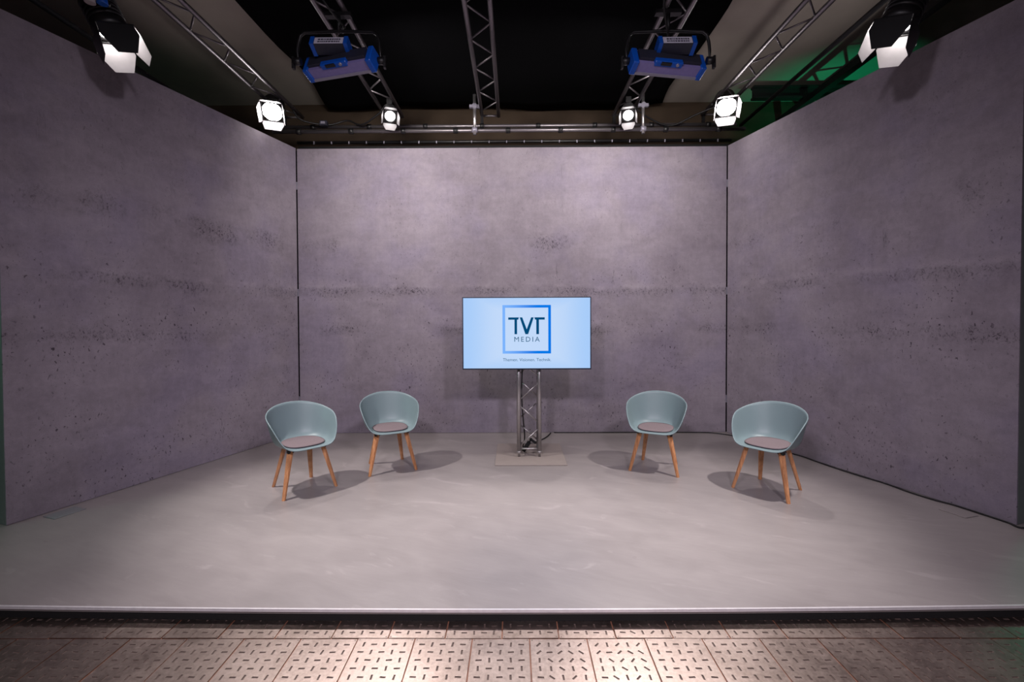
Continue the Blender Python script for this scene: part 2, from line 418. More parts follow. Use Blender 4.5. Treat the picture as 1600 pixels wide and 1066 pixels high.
# iron plates with recessed slots: each plate its own object, mesh shared by pattern
def plate_mesh(pattern, w=0.2890, seed=0):
    rnd = random.Random(seed); b = MB(); bm = b.bm
    N = 5; m = 0.014; cell = (w-2*m)/N
    V = lambda x, y, z=0.0: bm.verts.new((x, y, z))
    # border
    def quad(x0, y0, x1, y1): b.face([V(x0, y0), V(x1, y0), V(x1, y1), V(x0, y1)])
    h = w/2
    quad(-h, -h, h, -h+m); quad(-h, h-m, h, h); quad(-h, -h+m, -h+m, h-m); quad(h-m, -h+m, h, h-m)
    for i in range(N):
        for j in range(N):
            cx = -h+m+(i+0.5)*cell; cy = -h+m+(j+0.5)*cell
            if pattern == 0: ang = 0 if (i+j) % 2 else PI/2
            elif pattern == 1: ang = PI/2 if (i+j) % 2 else 0
            else: ang = rnd.choice([0, PI/4, PI/2, -PI/4])
            ang += rnd.uniform(-0.08, 0.08)
            L, W = 0.0150, 0.0048
            ca, sa = math.cos(ang), math.sin(ang)
            loc = [(x*ca-y*sa, x*sa+y*ca) for x, y in ((-L, -W), (L, -W), (L, W), (-L, W))]
            hc = cell/2
            outer = [(-hc, -hc), (hc, -hc), (hc, hc), (-hc, hc)]
            # pair outer corners with the nearest inner corner in order
            best = min(range(4), key=lambda k: sum((outer[q][0]-loc[(q+k) % 4][0])**2 + (outer[q][1]-loc[(q+k) % 4][1])**2 for q in range(4)))
            loc = [loc[(q+best) % 4] for q in range(4)]
            O = [V(cx+x, cy+y) for x, y in outer]; I = [V(cx+x, cy+y) for x, y in loc]; D = [V(cx+x*0.9, cy+y*0.9, -0.0025) for x, y in loc]
            for q in range(4):
                r = (q+1) % 4
                b.mi = 0; b.face([O[q], O[r], I[r], I[q]])
                b.mi = 1; b.face([I[q], I[r], D[r], D[q]])
            b.face(D); b.mi = 0
    for sx in (-1, 1):
        for sy in (-1, 1):
            b.mi = 1
            b.face([V(sx*(h-0.0085)+0.004*math.cos(q*PI/3), sy*(h-0.0085)+0.004*math.sin(q*PI/3), 0.0003) for q in range(6)])
    b.mi = 0
    # sides
    for (x0, y0), (x1, y1) in (((-h, -h), (h, -h)), ((h, -h), (h, h)), ((h, h), (-h, h)), ((-h, h), (-h, -h))):
        b.face([V(x0, y0), V(x0, y0, -0.012), V(x1, y1, -0.012), V(x1, y1)])
    me = bpy.data.meshes.new('floor_plate'); bm.to_mesh(me); bm.free()
    me.materials.append(M['iron']); me.materials.append(M['slot']); return me
plates = [plate_mesh(p, seed=p) for p in (0, 1, 2)]
rnd = random.Random(3)
PITCH_T = 0.2965
for row in range(6):
    y = 2.287 + PITCH_T/2 - row*PITCH_T            # row 0 runs under the stage edge
    for k in range(-13, 14):
        me = plates[2] if (row == 1 and k in (1, 2)) or (row == 0 and k in (2, 3)) or rnd.random() < 0.08 else plates[(row + (rnd.random() < 0.3)) % 2]
        x = (0.0767 if row % 2 == 0 else -0.0768) + k*PITCH_T
        o = link('floor_plate', me, hf, (x, y, HZ + rnd.uniform(-0.0012, 0.0012)))
        o.rotation_euler = (rnd.uniform(-0.004, 0.004), rnd.uniform(-0.004, 0.004), 0)

# ------------------------------------------------------------------ stage platform (slightly bowed front edge)
stage = thing('stage_platform', 'wide low grey concrete-look stage platform with thin aluminium front edge and black skirt', 'stage', (0, 0, 0))
def front_y(x): return 2.408 + 0.0042*x*x if abs(x) < 4.5 else 2.408+0.0042*20.25+0.02*(abs(x)-4.5)
XS = [-7.4 + 14.8*i/48 for i in range(49)]
def strip(z0, z1, dy0, back):
    b = MB(); rows = []
    for x in XS:
        y0 = front_y(x)+dy0
        y1 = back if back > 4 else y0+back
        rows.append([b.bm.verts.new(p) for p in ((x, y0, z0), (x, y0, z1), (x, y1, z1), (x, y1, z0))])
    for a, c in zip(rows, rows[1:]):
        for q in range(4): b.face([a[q], c[q], c[(q+1) % 4], a[(q+1) % 4]])
    b.face(rows[0]); b.face(rows[-1][::-1]); return b
strip(-0.03, 0.0, 0.011, 7.3).build('deck_surface', M['vinyl'], stage)
strip(-0.0145, 0.0015, 0.0, 0.011).build('edge_trim', M['trim'], stage, label='thin aluminium edge profile with caught light painted in')
strip(HZ, -0.03, 0.014, 7.2).build('skirt', M['skirt'], stage, label='recessed black skirt')

# ------------------------------------------------------------------ set walls
D, CXW, AL, AR, H = 6.2786, -0.034, 0.3131, 0.2923, 4.0
BL, BR = Vector((CXW-3, D, 0)), Vector((CXW+3, D, 0))
def wall(name, origin, ang, length, mat, flip_end, x0=0.0):
    """front face in local XZ at y=0, thickness to +y"""
    o = MB().box((x0, 0, 0.004), (length, 0.012, H)).build(name, mat, kind='structure')
    o.location = origin; o.rotation_euler = (0, 0, ang)
    f = MB()
    e = 0.05
    f.box((x0, 0.012, 0.004), (x0+e, 0.30, H)); f.box((length-e, 0.012, 0.004), (length, 0.30, H))
    f.box((x0+e, 0.012, H-e), (length-e, 0.30, H)); f.box((x0+e, 0.012, 0.004), (length-e, 0.30, e))
    f.build('frame', M['frame'], o)
    return o
wb = wall('wall_back', BL, 0, 6.0, M['wall_back'], None)
# left: local x from the front end to the back corner
dL = Vector((-math.sin(AL), -math.cos(AL), 0)); FL = BL + dL*3.0
wl = wall('wall_left', FL, math.atan2(-dL.y, -dL.x), 2.975, M['wall_left'], None)
dR = Vector((math.sin(AR), -math.cos(AR), 0)); BR2 = BR + dR*0.025
wr = wall('wall_right', BR2, math.atan2(dR.y, dR.x), 2.975, M['wall_right'], None)
# black strips standing in for the dark of the open corner gaps; white connectors
for nm, P in (('gap_dark_1', BL + Vector((-0.03, 0.035, 0))), ('gap_dark_2', BR + Vector((0.03, 0.035, 0)))):
    g = MB().box((-0.06, 0, 0.0), (0.06, 0.02, H-0.01)).build(nm, M['gap'], kind='structure'); g.location = P
    for zc in (0.47, 1.99, 3.49):
        MB().box((-0.012 if nm == 'gap_dark_1' else -0.028, -0.034, zc-0.05), (0.028 if nm == 'gap_dark_1' else 0.012, 0.0, zc+0.05)).build('wall_connector', M['silver'], g)

# ------------------------------------------------------------------ roof cloth, roof steel, hall details
def cloth():
    b = MB(); nx, ny = 40, 28; rows = []
    rnd = random.Random(5)
    for i in range(nx+1):
        r = []
        for j in range(ny+1):
            u, v = i/nx, j/ny
            x = -2.92 + 5.24*u; y = 0.6 + 6.55*v
            x += 0.05*math.sin(v*17 + (0 if u < 0.5 else 2)) * (1 if u < 0.03 or u > 0.97 else 0.3)
            y += (0.10*math.sin(u*9+1.2) + 0.03*math.sin(u*23))*v
            z = 5.0 + 0.035*math.sin(u*11)*math.sin(v*9) + 0.02*math.sin(v*31+u*4) - 0.03*math.sin(u*PI)*2
            r.append((x, y, z))
        rows.append(r)
    T = [[b.bm.verts.new((x, y, z+0.006)) for x, y, z in r] for r in rows]
    Bt = [[b.bm.verts.new((x, y, z)) for x, y, z in r] for r in rows]
    for i in range(nx):
        for j in range(ny):
            f = b.face([Bt[i][j], Bt[i+1][j], Bt[i+1][j+1], Bt[i][j+1]]); f.smooth = True
            f = b.face([T[i][j], T[i][j+1], T[i+1][j+1], T[i+1][j]]); f.smooth = True
    ring = [(i, 0) for i in range(nx+1)] + [(nx, j) for j in range(1, ny+1)] + [(i, ny) for i in range(nx-1, -1, -1)] + [(0, j) for j in range(ny-1, 0, -1)]
    for k in range(len(ring)):
        (a, c), (d, e) = ring[k], ring[(k+1) % len(ring)]
        b.face([Bt[a][c], Bt[d][e], T[d][e], T[a][c]])
    return tag(b.build('roof_cloth', M['molton']), 'large black cloth stretched below the ceiling over the stage', 'cloth')
cloth()

def roof_beam(x, z, y0, y1, label):
    t = thing('roof_girder', label, 'girder', (x, y0, z))
    L = y1-y0
    MB().box((-0.04, 0, -0.06), (0.06, L, 0.03)).build('lower_chord', M['steel'], t)
    MB().box((0.30, 0, 0.20), (0.38, L, 0.28)).build('upper_chord', M['steel'], t)
    n = int(L/0.55)
    post = MB().bar((0, 0, 0), (0.34, 0, 0.24), 0.035, 0.035).mesh('web_post', M['steel'])
    diag = MB().bar((0, 0, 0), (0.34, 0.5, 0.24), 0.03, 0.03).mesh('web_diagonal', M['steel'])
    for k in range(n):
        link('web_post', post, t, (0, 0.1+k*0.55, 0)); link('web_diagonal', diag, t, (0, 0.1+k*0.55, 0))
    return t
roof_beam(4.40, 4.88, 3.6, 7.48, 'dark steel lattice girder below the green-lit roof, above the right set wall')
t = thing('roof_beam', 'dark crosswise roof beam in the green light above the right rear corner', 'beam', (3.62, 6.85, 4.98))
MB().box((0, -0.05, -0.06), (4.0, 0.05, -0.03)).box((0, -0.012, -0.03), (4.0, 0.012, 0.10)).box((0, -0.05, 0.10), (4.0, 0.05, 0.13)).build('i_beam', M['steel'], t)

# ------------------------------------------------------------------ trusses over the stage
TZ = 4.5
def ladder_mesh_parts():
    pass
Y0, Y1 = 1.6, 6.42
chord_me = MB().cyl((0, Y0, 0), (0, Y1, 0), 0.0245, n=14).mesh('chord', M['alu_rig'])
HALF = 0.118; STEP = 0.262
br_a = MB().cyl((-HALF, 0, 0), (HALF, STEP, 0), 0.0095, n=8).mesh('brace', M['alu_rig'])
br_b = MB().cyl((HALF, 0, 0), (-HALF, STEP, 0), 0.0095, n=8).mesh('brace', M['alu_rig'])
end_me = MB().cyl((-HALF, 0, 0), (HALF, 0, 0), 0.016, n=8).mesh('end_bar', M['alu_rig'])
def truss(x, label, phase=0.0):
    t = thing('lighting_truss', label, 'truss', (x, 0, TZ), 'trusses running front to back over the stage')
    link('chord', chord_me, t, (-HALF, 0, 0)); link('chord', chord_me, t, (HALF, 0, 0))
    y = Y0+0.04+phase; k = 0
    while y+STEP < Y1-0.02:
        link('brace', br_a if k % 2 else br_b, t, (0, y, 0)); y += STEP; k += 1
    link('end_bar', end_me, t, (0, Y0+0.01, 0)); link('end_bar', end_me, t, (0, Y1-0.01, 0))
    return t
TX = [-3.13, -1.70, -0.33, 1.54, 2.80]
for x, l, ph in zip(TX, ('silver ladder truss above the left set wall, ending at the bright lamp',
        'silver ladder truss carrying the left blue soft light',
        'silver ladder truss in the middle of the roof',
        'silver ladder truss carrying the right blue soft light',
        'silver ladder truss above the right set wall, ending at the bright lamp'), (0.0, 0.1, 0.16, 0.05, 0.12)):
    truss(x, l, ph)

# cross pipes above the back wall
def pipe(name, a, b, r, mat, label, cat='pipe', clamps=0, group=None):
    t = thing(name, label, cat, a, group)
    d = Vector(b)-Vector(a)
    MB().cyl((0, 0, 0), d, r, n=14).build('tube', mat, t)
    if clamps:
        cm = MB().cyl(d.normalized()*-0.03, d.normalized()*0.03, r+0.012, n=10).mesh('clamp', M['black'])
        for k in range(clamps): link('clamp', cm, t, d*((k+0.5)/clamps))
    return t
pipe('cross_pipe', (-3.3, 6.15, 4.185), (3.15, 6.15, 4.185), 0.026, M['alu_rig'], 'lower front silver pipe running along the top of the back wall', clamps=9)
t = pipe('cross_pipe', (-3.25, 6.38, 4.345), (3.15, 6.38, 4.345), 0.024, M['alu_rig'], 'upper rear silver pipe running along above the back wall', clamps=8)
pipe('side_pipe', (3.52, 1.8, 4.6), (3.52, 7.0, 4.6), 0.026, M['steel'], 'dark single pipe running back beside the right truss')
pipe('side_pipe', (-4.37, 1.8, 4.5), (-4.30, 7.0, 4.5), 0.026, M['steel'], 'dark single pipe above the outside of the left set wall')
hk = MB().box((-0.02, -0.012, 0.0), (0.02, 0.012, 0.135)).mesh('hook', M['black'])
for x in TX: link('hook', hk, t, (x+3.25-HALF, 0, 0))
# drop pipes from truss to cross pipe
def drop(x, y, label):
    t = thing('drop_pipe', label, 'pipe', (x, y, 4.14), 'short upright drop pipes')
    MB().cyl((0, 0, -0.02), (0, 0, 0.52), 0.022, n=12).build('tube', M['alu'], t)
    MB().cyl((0, -0.035, 0.36), (0, 0.035, 0.36), 0.034, n=10).box((-0.07, -0.02, 0.34), (0.07, 0.02, 0.38)).build('swivel_clamp', M['silver'], t)
    MB().cyl((-0.035, 0, 0.045), (0.035, 0, 0.045), 0.036, n=10).build('lower_clamp', M['silver'], t)
drop(-0.53, 6.13, 'short upright silver pipe clamped beside the middle truss')
drop(1.76, 6.13, 'short upright silver pipe clamped beside the right inner truss')
# black batten with small fixings behind the top of the back wall
t = thing('black_batten', 'long black batten with cable ties above the back wall', 'batten', (-3.1, 6.46, 4.0))
MB().box((0, 0, 0.0), (6.2, 0.05, 0.10)).build('board', M['black_matt'], t)
MB().cyl((0, -0.03, 0.145), (6.2, -0.03, 0.145), 0.02, n=10).build('rail', M['black'], t)
tie = MB().box((-0.006, -0.06, 0.115), (0.006, -0.045, 0.15)).mesh('cable_tie', M['silver'])
for k in range(24): link('cable_tie', tie, t, (0.25+k*0.25, 0, 0))

# ------------------------------------------------------------------ stage lamps
def fresnel_parts(t, s, lens_mat, alphas, lens_r=1.0):
    """beam along local -Z, lens at z=0; s = lens radius"""
    b = MB().lathe([(s*0.2, s*3.3), (s*1.0, s*3.25), (s*1.28, s*3.0), (s*1.32, s*0.7), (s*1.42, s*0.6), (s*1.42, s*0.02), (s*1.10, s*0.0), (s*1.02, s*0.30)], n=28, caps=False)
    b.build('housing', M['black'], t)
    f = MB()
    for k in range(5): f.lathe([(s*1.325, s*(1.0+k*0.38)), (s*1.40, s*(1.05+k*0.38)), (s*1.40, s*(1.15+k*0.38)), (s*1.325, s*(1.2+k*0.38))], n=24, caps=False)
    f.build('cooling_fins', M['black'], t)
    prof = [(0.001, -s*0.10)] + [(s*r*lens_r, -s*0.10*(1-r*r)+ (0.02*s if i % 2 else 0)) for i, r in enumerate((0.2, 0.35, 0.5, 0.65, 0.8, 0.92))] + [(s*lens_r, s*0.12 if lens_r == 1 else 0)]
    MB().lathe(prof, n=28, caps=False).build('lens', lens_mat, t)
    # square frame of the barn doors
    q = s*1.38; w = s*0.16
    MB().box((-q, q-w, -s*0.12), (q, q, 0)).box((-q, -q, -s*0.12), (q, -q+w, 0)).box((-q, -q+w, -s*0.12), (-q+w, q-w, 0)).box((q-w, -q+w, -s*0.12), (q, q-w, 0)).build('door_frame', M['black'], t)
    for k, (al, w0, w1, w2, L0) in enumerate(alphas):
        a = k*PI/2
        L = L0*s
        poly = [(-q*w0, 0), (q*w0, 0), (q*w1, L*0.35), (q*w2, L), (-q*w2, L), (-q*w1, L*0.35)]
        # local: hinge line along x at (y=q, z=-0.12 s), flap points to -z tilted outward
        m0 = Matrix.Rotation(a, 4, 'Z') @ Matrix.Translation((0, q, -s*0.12)) @ Matrix.Rotation(-(PI/2 - al), 4, 'X')
        # polygon in local XZ-plane of m0 -> use (x, y) with y along the flap
        b = MB(); th = 0.0015
        for side, mi in ((th, 0), (-th, 1)):
            vs = [b.bm.verts.new(m0 @ Vector((x, y, side))) for x, y in poly]
            b.mi = mi; b.face(vs if mi == 0 else vs[::-1])
        n = len(poly); b.bm.verts.ensure_lookup_table(); V = b.bm.verts; b.mi = 0
        for i in range(n):
            j = (i+1) % n; b.face([V[i], V[j], V[n+j], V[n+i]])
        me = bpy.data.meshes.new('barn_door'); bmesh.ops.recalc_face_normals(b.bm, faces=b.bm.faces); b.bm.to_mesh(me); b.bm.free()
        me.materials.append(M['black']); me.materials.append(M['flap_in'])
        link('barn_door', me, t)

def hanger(t, q, p, s, top_z):
    """yoke and clamp, made in world axes then moved to lamp axes"""
    inv = (Matrix.Translation(p) @ q.to_matrix().to_4x4()).inverted()
    ax = q @ Vector((1, 0, 0)); back = q @ Vector((0, 0, 1))
    c = p + back*s*1.4
    hx = Vector((ax.x, ax.y, 0)); hx = hx.normalized() if hx.length > 0.1 else Vector((1, 0, 0))
    l, r = c - ax*s*1.55, c + ax*s*1.55
    topc = Vector((c.x, c.y, min(c.z + s*3.4, top_z-0.09)))
    tl, tr = topc - hx*s*1.45, topc + hx*s*1.45
    b = MB().tube([l, l*0.5+tl*0.5 - hx*s*0.08, tl - Vector((0, 0, s*0.4)), tl + hx*s*0.4, tr - hx*s*0.4, tr - Vector((0, 0, s*0.4)), r*0.5+tr*0.5 + hx*s*0.08, r], s*0.11, 6)
    bmesh.ops.transform(b.bm, matrix=inv, verts=b.bm.verts); b.build('yoke', M['black'], t)
    b = MB().cyl(topc - Vector((0, 0, 0.01)), Vector((topc.x, topc.y, top_z-0.02)), 0.014, n=8).box((topc.x-0.035, topc.y-0.02, top_z-0.05), (topc.x+0.035, topc.y+0.02, top_z+0.03))
    bmesh.ops.transform(b.bm, matrix=inv, verts=b.bm.verts); b.build('hook_clamp', M['black'], t)
    b = MB().cyl(r, r + ax*s*0.35, s*0.26, n=8)
    bmesh.ops.transform(b.bm, matrix=inv, verts=b.bm.verts); b.build('tilt_knob', M['black'], t)

def lamp_quat(p, a, roll=0.0):
    q = (Vector(a)-Vector(p)).to_track_quat('-Z', 'Y')
    return q @ Quaternion((0, 0, 1), roll)
R = math.radians
qL = lamp_quat(KEY_L, AIM_L, R(34)); qR = lamp_quat(KEY_R, AIM_R, R(-34))
t = thing('stage_spotlight', 'large black barn-door spotlight hanging above the left set wall', 'spotlight', KEY_L, 'large key spotlights', qL)
fresnel_parts(t, 0.09, M['lens_key'], [(R(10), .95, 1.0, .52, 2.4), (R(12), .95, 1.05, .52, 2.4), (R(6), .95, 1.0, .52, 2.4), (R(-7), .95, 1.05, .52, 2.4)])
hanger(t, qL, KEY_L, 0.09, TZ)
inv = (Matrix.Translation(KEY_L) @ qL.to_matrix().to_4x4()).inverted()
for nm, mat, px in (('white_connector', M['white_cap'], (-3.215, 3.42, 4.01)), ('blue_connector', M['blue'], (-3.12, 3.42, 4.00))):
    b = MB().lathe([(0.034, 0), (0.036, 0.005), (0.027, 0.06), (0.02, 0.09)], n=14, mat=Matrix.Translation(px))
    bmesh.ops.transform(b.bm, matrix=inv, verts=b.bm.verts); b.build('power_plug', mat, t, label=nm.replace('_', ' ')[:5].strip() + ' power plug')
t = thing('stage_spotlight', 'large black barn-door spotlight hanging above the right set wall', 'spotlight', KEY_R, 'large key spotlights', qR)
fresnel_parts(t, 0.09, M['lens_key'], [(R(10), .95, 1.0, .52, 2.4), (R(-7), .95, 1.05, .52, 2.4), (R(6), .95, 1.0, .52, 2.4), (R(12), .95, 1.05, .52, 2.4)])
hanger(t, qR, KEY_R, 0.09, TZ)

for i, (p, a) in enumerate(zip(BACK, BACK_AIM)):
    q = lamp_quat(p, a)
    lab = ('dazzling white spotlight facing out from the left rear corner', 'small barn-door spotlight hanging left of the middle truss',
           'small barn-door spotlight right of the middle truss, beside the upright pipe', 'dazzling white spotlight facing out from the right rear corner')[i]
    sz = 0.092 if i in (0, 3) else 0.066
    t = thing('rear_spotlight', lab, 'spotlight', p, 'small spotlights above the back wall', q)
    fresnel_parts(t, sz, M['lens_back'] if i in (0, 3) else M['lens_in'], ([(R(35), 1.0, 1.0, .8, 1.2), (R(14), 1.0, 1.0, .8, 1.3), (R(22), 1.0, 1.0, .75, 1.5), (R(14), 1.0, 1.0, .8, 1.3)] if i in (0, 3) else [(R(40), .9, .9, .7, 1.3), (R(12), .85, .85, .6, 1.7), (R(22), .9, .95, .6, 1.7), (R(12), .85, .85, .6, 1.7)]), 1.3 if i in (0, 3) else 1.0)
    hanger(t, q, p, sz, TZ)

# ------------------------------------------------------------------ blue soft lights
def soft_light(p, a, label):
    q = lamp_quat(p, a)
    t = thing('soft_light', label, 'soft light', p, 'blue panel lights on the inner trusses', q)
    W, Hh = 0.335, 0.078
    # local: -Z emits, +Y is towards the ceiling side, -Y faces the camera from below
    MB().box((-W, -Hh, -0.095), (W, Hh, 0.02)).build('housing', M['lav'], t)
    MB().box((-W+0.02, -Hh+0.02, -0.100), (W-0.02, Hh-0.02, -0.095)).build('diffuser', M['soft_face'], t, label='glowing diffuser panel')
    MB().box((-W, -Hh-0.012, -0.100), (W, -Hh, -0.075)).build('lip', M['silver'], t)
    MB().box((-W+0.03, -Hh+0.03, 0.02), (W-0.03, Hh-0.02, 0.050)).build('heat_sink', M['dark_grey'], t)
    for sx in (-1, 1):
        MB().box((sx*W-0.028, -Hh-0.016, -0.105), (sx*W+0.028, Hh+0.01, 0.035)).bevel(0.008, 1).build('end_cap', M['blue'], t)
    MB().box((-0.16, -Hh-0.008, -0.005), (0.12, -Hh+0.05, 0.055)).bevel(0.01, 1).build('control_panel', M['blue'], t)
    MB().box((-0.10, -Hh-0.014, 0.02), (0.00, -Hh, 0.05)).build('display', M['black'], t)
    k = MB().cyl((0.06, -Hh-0.02, 0.035), (0.06, -Hh, 0.035), 0.014, n=10).build('dial', M['silver'], t)
    inv = (Matrix.Translation(p) @ q.to_matrix().to_4x4()).inverted()
    def wpart(b, n, m, parent=t):
        bmesh.ops.transform(b.bm, matrix=inv, verts=b.bm.verts); return b.build(n, m, parent)
    # power supply box above, in world axes (leans like the lamp)
    c = Vector(p) + Vector((-0.05 if p.x < 0 else 0.05, -0.06, 0.105)); m = Matrix.Translation(c) @ Matrix.Rotation(R(-24), 4, 'X')
    ps = wpart(MB().box((-0.15, -0.055, -0.045), (0.15, 0.055, 0.04), m), 'power_supply', M['dark_grey'])
    for sx in (-1, 1):
        wpart(MB().box((sx*0.155-0.018, -0.062, -0.051), (sx*0.155+0.018, 0.062, 0.046), m), 'corner_cap', M['blue'], t)
    lb = MB().box((-0.132, -0.0585, -0.042), (0.132, -0.055, 0.036), m)
    lb = wpart(lb, 'type_label', M['label_w'], t)
    tx = MB()
    rn = random.Random(2)
    for row in range(2):
        x = -0.10
        while x < 0.10:
            w = rn.uniform(0.008, 0.022); tx.box((x, -0.0595, 0.0-row*0.030), (x+w, -0.0585, 0.018-row*0.030), m); x += w+0.005
    b = tx; bmesh.ops.transform(b.bm, matrix=inv, verts=b.bm.verts); o = b.build('print_rows', M['label_t'], lb)
    # yoke: big rounded U over the fixture
    yw = 0.39; zt = 0.27
    pts = [(-yw, 0, -0.02), (-yw, 0, 0.10), (-yw*0.98, 0, zt-0.10), (-yw*0.93, 0, zt-0.03), (-yw*0.82, 0, zt), (0, 0, zt+0.01), (yw*0.82, 0, zt), (yw*0.93, 0, zt-0.03), (yw*0.98, 0, zt-0.10), (yw, 0, 0.10), (yw, 0, -0.02)]
    wpart(MB().tube([Vector(p)+Vector(v) for v in pts], 0.015, 8), 'yoke', M['black'])
    for sx in (-1, 1):
        wpart(MB().cyl(Vector(p)+Vector((sx*0.36, 0, 0)), Vector(p)+Vector((sx*0.43, 0, 0)), 0.035, n=10).box((p.x+sx*0.43-0.01, p.y-0.02, p.z-0.07), (p.x+sx*0.43+0.01, p.y+0.02, p.z+0.04)), 'tilt_handle', M['black'])
    wpart(MB().cyl(Vector(p)+Vector((0, 0, zt)), Vector((p.x, p.y, TZ+0.0)), 0.02, n=10).box((p.x-0.12, p.y-0.03, TZ-0.06), (p.x+0.12, p.y+0.03, TZ-0.025)), 'hook_clamp', M['black'])
    return t
soft_light(SOFT[0], SOFT_AIM[0], 'blue-edged panel light under the left inner truss')
soft_light(SOFT[1], SOFT_AIM[1], 'blue-edged panel light under the right inner truss, with a round black yoke')

# cables and connector clutter on the rig
def cable(name, pts, r, label, n=24):
    o = MB().tube(spline([tuple(p) for p in pts], n), r, 6).build(name, M['rubber'])
    return tag(o, label, 'cable')
cable('rig_cable', [(-3.0, 6.1, 4.46), (-2.9, 6.15, 4.34), (-2.6, 6.3, 4.34), (-2.35, 6.35, 4.42), (-2.1, 6.25, 4.32), (-1.75, 6.1, 4.46)], 0.012, 'black cable looping between the two left trusses above the back wall')
cable('rig_cable', [(1.62, 6.1, 4.47), (1.9, 6.25, 4.37), (2.2, 6.3, 4.30), (2.5, 6.2, 4.40), (2.72, 6.1, 4.46)], 0.012, 'black cable looping between the two right trusses above the back wall')
cable('rig_cable', [(-1.74, 4.0, 4.52), (-1.66, 4.05, 4.40), (-1.58, 4.2, 4.33), (-1.62, 4.3, 4.40), (-1.70, 4.5, 4.46)], 0.010, 'black cable hanging at the left blue panel light')
cable('rig_cable', [(1.40, 4.0, 4.52), (1.34, 4.02, 4.42), (1.38, 4.1, 4.30), (1.44, 4.2, 4.20), (1.46, 4.26, 4.06)], 0.010, 'black cable running down to the right blue panel light')
t = thing('junction_box', 'small grey connector box on the cable in the left rear corner', 'connector', (-2.62, 6.2, 4.31))
MB().box((-0.05, -0.03, -0.03), (0.05, 0.03, 0.04)).bevel(0.006, 1).build('body', M['dark_grey'], t)
MB().box((-0.03, -0.034, -0.012), (0.03, -0.03, 0.022)).build('socket', M['silver'], t)

# ------------------------------------------------------------------ monitor and its truss stand
st = thing('monitor_stand', 'silver square truss upright on a flat taupe floor plate, under the monitor', 'stand', (0.165, 5.24, 0.0))
MB().box((-0.385, -0.41, 0.001), (0.405, 0.43, 0.014)).bevel(0.002, 1).build('base_plate', M['plate'], st, label='flat taupe steel floor plate')
hs = 0.118
def ST(b, n): return b.build(n, M['alu'], st)
ch = MB().cyl((0, 0, 0.075), (0, 0, 1.62), 0.0235, n=16).mesh('chord', M['alu'])
sp = MB().lathe([(0.0, 0.014), (0.013, 0.014), (0.013, 0.045), (0.022, 0.05), (0.027, 0.058), (0.027, 0.075), (0.0235, 0.082)], n=14).mesh('foot_spigot', M['alu'])
for sx in (-1, 1):
    for sy in (-1, 1):
        link('chord', ch, st, (sx*hs, sy*hs, 0)); link('foot_spigot', sp, st, (sx*hs, sy*hs, 0))
for sy in (-1, 1):
    ST(MB().cyl((-hs, sy*hs, 0.105), (hs, sy*hs, 0.105), 0.010, n=10), 'cross_bar'); ST(MB().cyl((sy*hs, -hs, 0.105), (sy*hs, hs, 0.105), 0.010, n=10), 'cross_bar')
z = 0.135; k = 0
while z < 1.5:
    for sy in (-1, 1):
        s1 = -1 if k % 2 == 0 else 1
        if sy > 0: s1 = -s1
        ST(MB().cyl((s1*hs, sy*hs, z), (-s1*hs, sy*hs, z+0.21), 0.0085, n=8), 'brace')
        ST(MB().cyl((sy*hs, s1*hs, z+0.02), (sy*hs, -s1*hs, z+0.23), 0.0085, n=8), 'brace')
    z += 0.265; k += 1

TVY = 5.02
tv = thing('monitor', 'large flat monitor showing a blue square logo, mounted on the truss stand', 'monitor', (0.138, TVY, 1.44))
w, h = 0.724, 0.408
MB().box((-w, 0.003, -h), (w, 0.05, h)).bevel(0.004, 1).build('case', M['tv_case'], tv)
MB().box((-0.30, 0.05, -0.2), (0.30, 0.075, 0.2)).build('rear_cover', M['black'], tv)
bz = MB(); e = 0.011
bz.box((-w, -0.004, h-e), (w, 0.003, h)).box((-w, -0.004, -h), (w, 0.003, -h+e*1.2)).box((-w, -0.004, -h+e*1.2), (-w+e, 0.003, h-e)).box((w-e, -0.004, -h+e*1.2), (w, 0.003, h-e))
bz.build('bezel', M['tv_case'], tv)
def screen_mat():
    m = bpy.data.materials.new('screen_glow'); m.use_nodes = True
    nt = m.node_tree; nt.nodes.clear(); E = NT(nt)
    v = node(nt, 'ShaderNodeTexCoord').outputs['Generated']
    sp = node(nt, 'ShaderNodeSeparateXYZ'); lk(nt, v, sp.inputs[0])
    dx = E.m('ABSOLUTE', E.m('SUBTRACT', sp.outputs[0], 0.5)); dz = E.m('ABSOLUTE', E.m('SUBTRACT', sp.outputs[2], 0.5))
    d = E.m('MAXIMUM', E.rng(dx, 0.2, 0.5), E.m('MULTIPLY', E.rng(dz, 0.3, 0.5), 0.6))
    col = E.mix(d, lin((198, 222, 255)), lin((172, 209, 255)))
    e = node(nt, 'ShaderNodeEmission'); o = node(nt, 'ShaderNodeOutputMaterial')
    lk(nt, col, e.inputs[0]); e.inputs[1].default_value = 0.95; lk(nt, e.outputs[0], o.inputs[0]); return m
scr = MB().box((-w+e, -0.001, -h+e*1.2), (w-e, 0.003, h-e)).build('screen', screen_mat(), tv)
M['logo_dark'] = emit('logo_navy', (0, 72, 118), 1.0)
M['logo_text'] = emit('logo_small_text', (38, 92, 128), 1.0)
def frame_mat():
    m = bpy.data.materials.new('logo_frame_glow'); m.use_nodes = True
    nt = m.node_tree; nt.nodes.clear(); E = NT(nt)
    v = node(nt, 'ShaderNodeTexCoord').outputs['Generated']
    sp = node(nt, 'ShaderNodeSeparateXYZ'); lk(nt, v, sp.inputs[0])
    col = E.mix(E.rng(sp.outputs[0], 0.0, 0.75), lin((122, 178, 252)), lin((6, 120, 232)))
    e = node(nt, 'ShaderNodeEmission'); o = node(nt, 'ShaderNodeOutputMaterial')
    lk(nt, col, e.inputs[0]); lk(nt, e.outputs[0], o.inputs[0]); return m
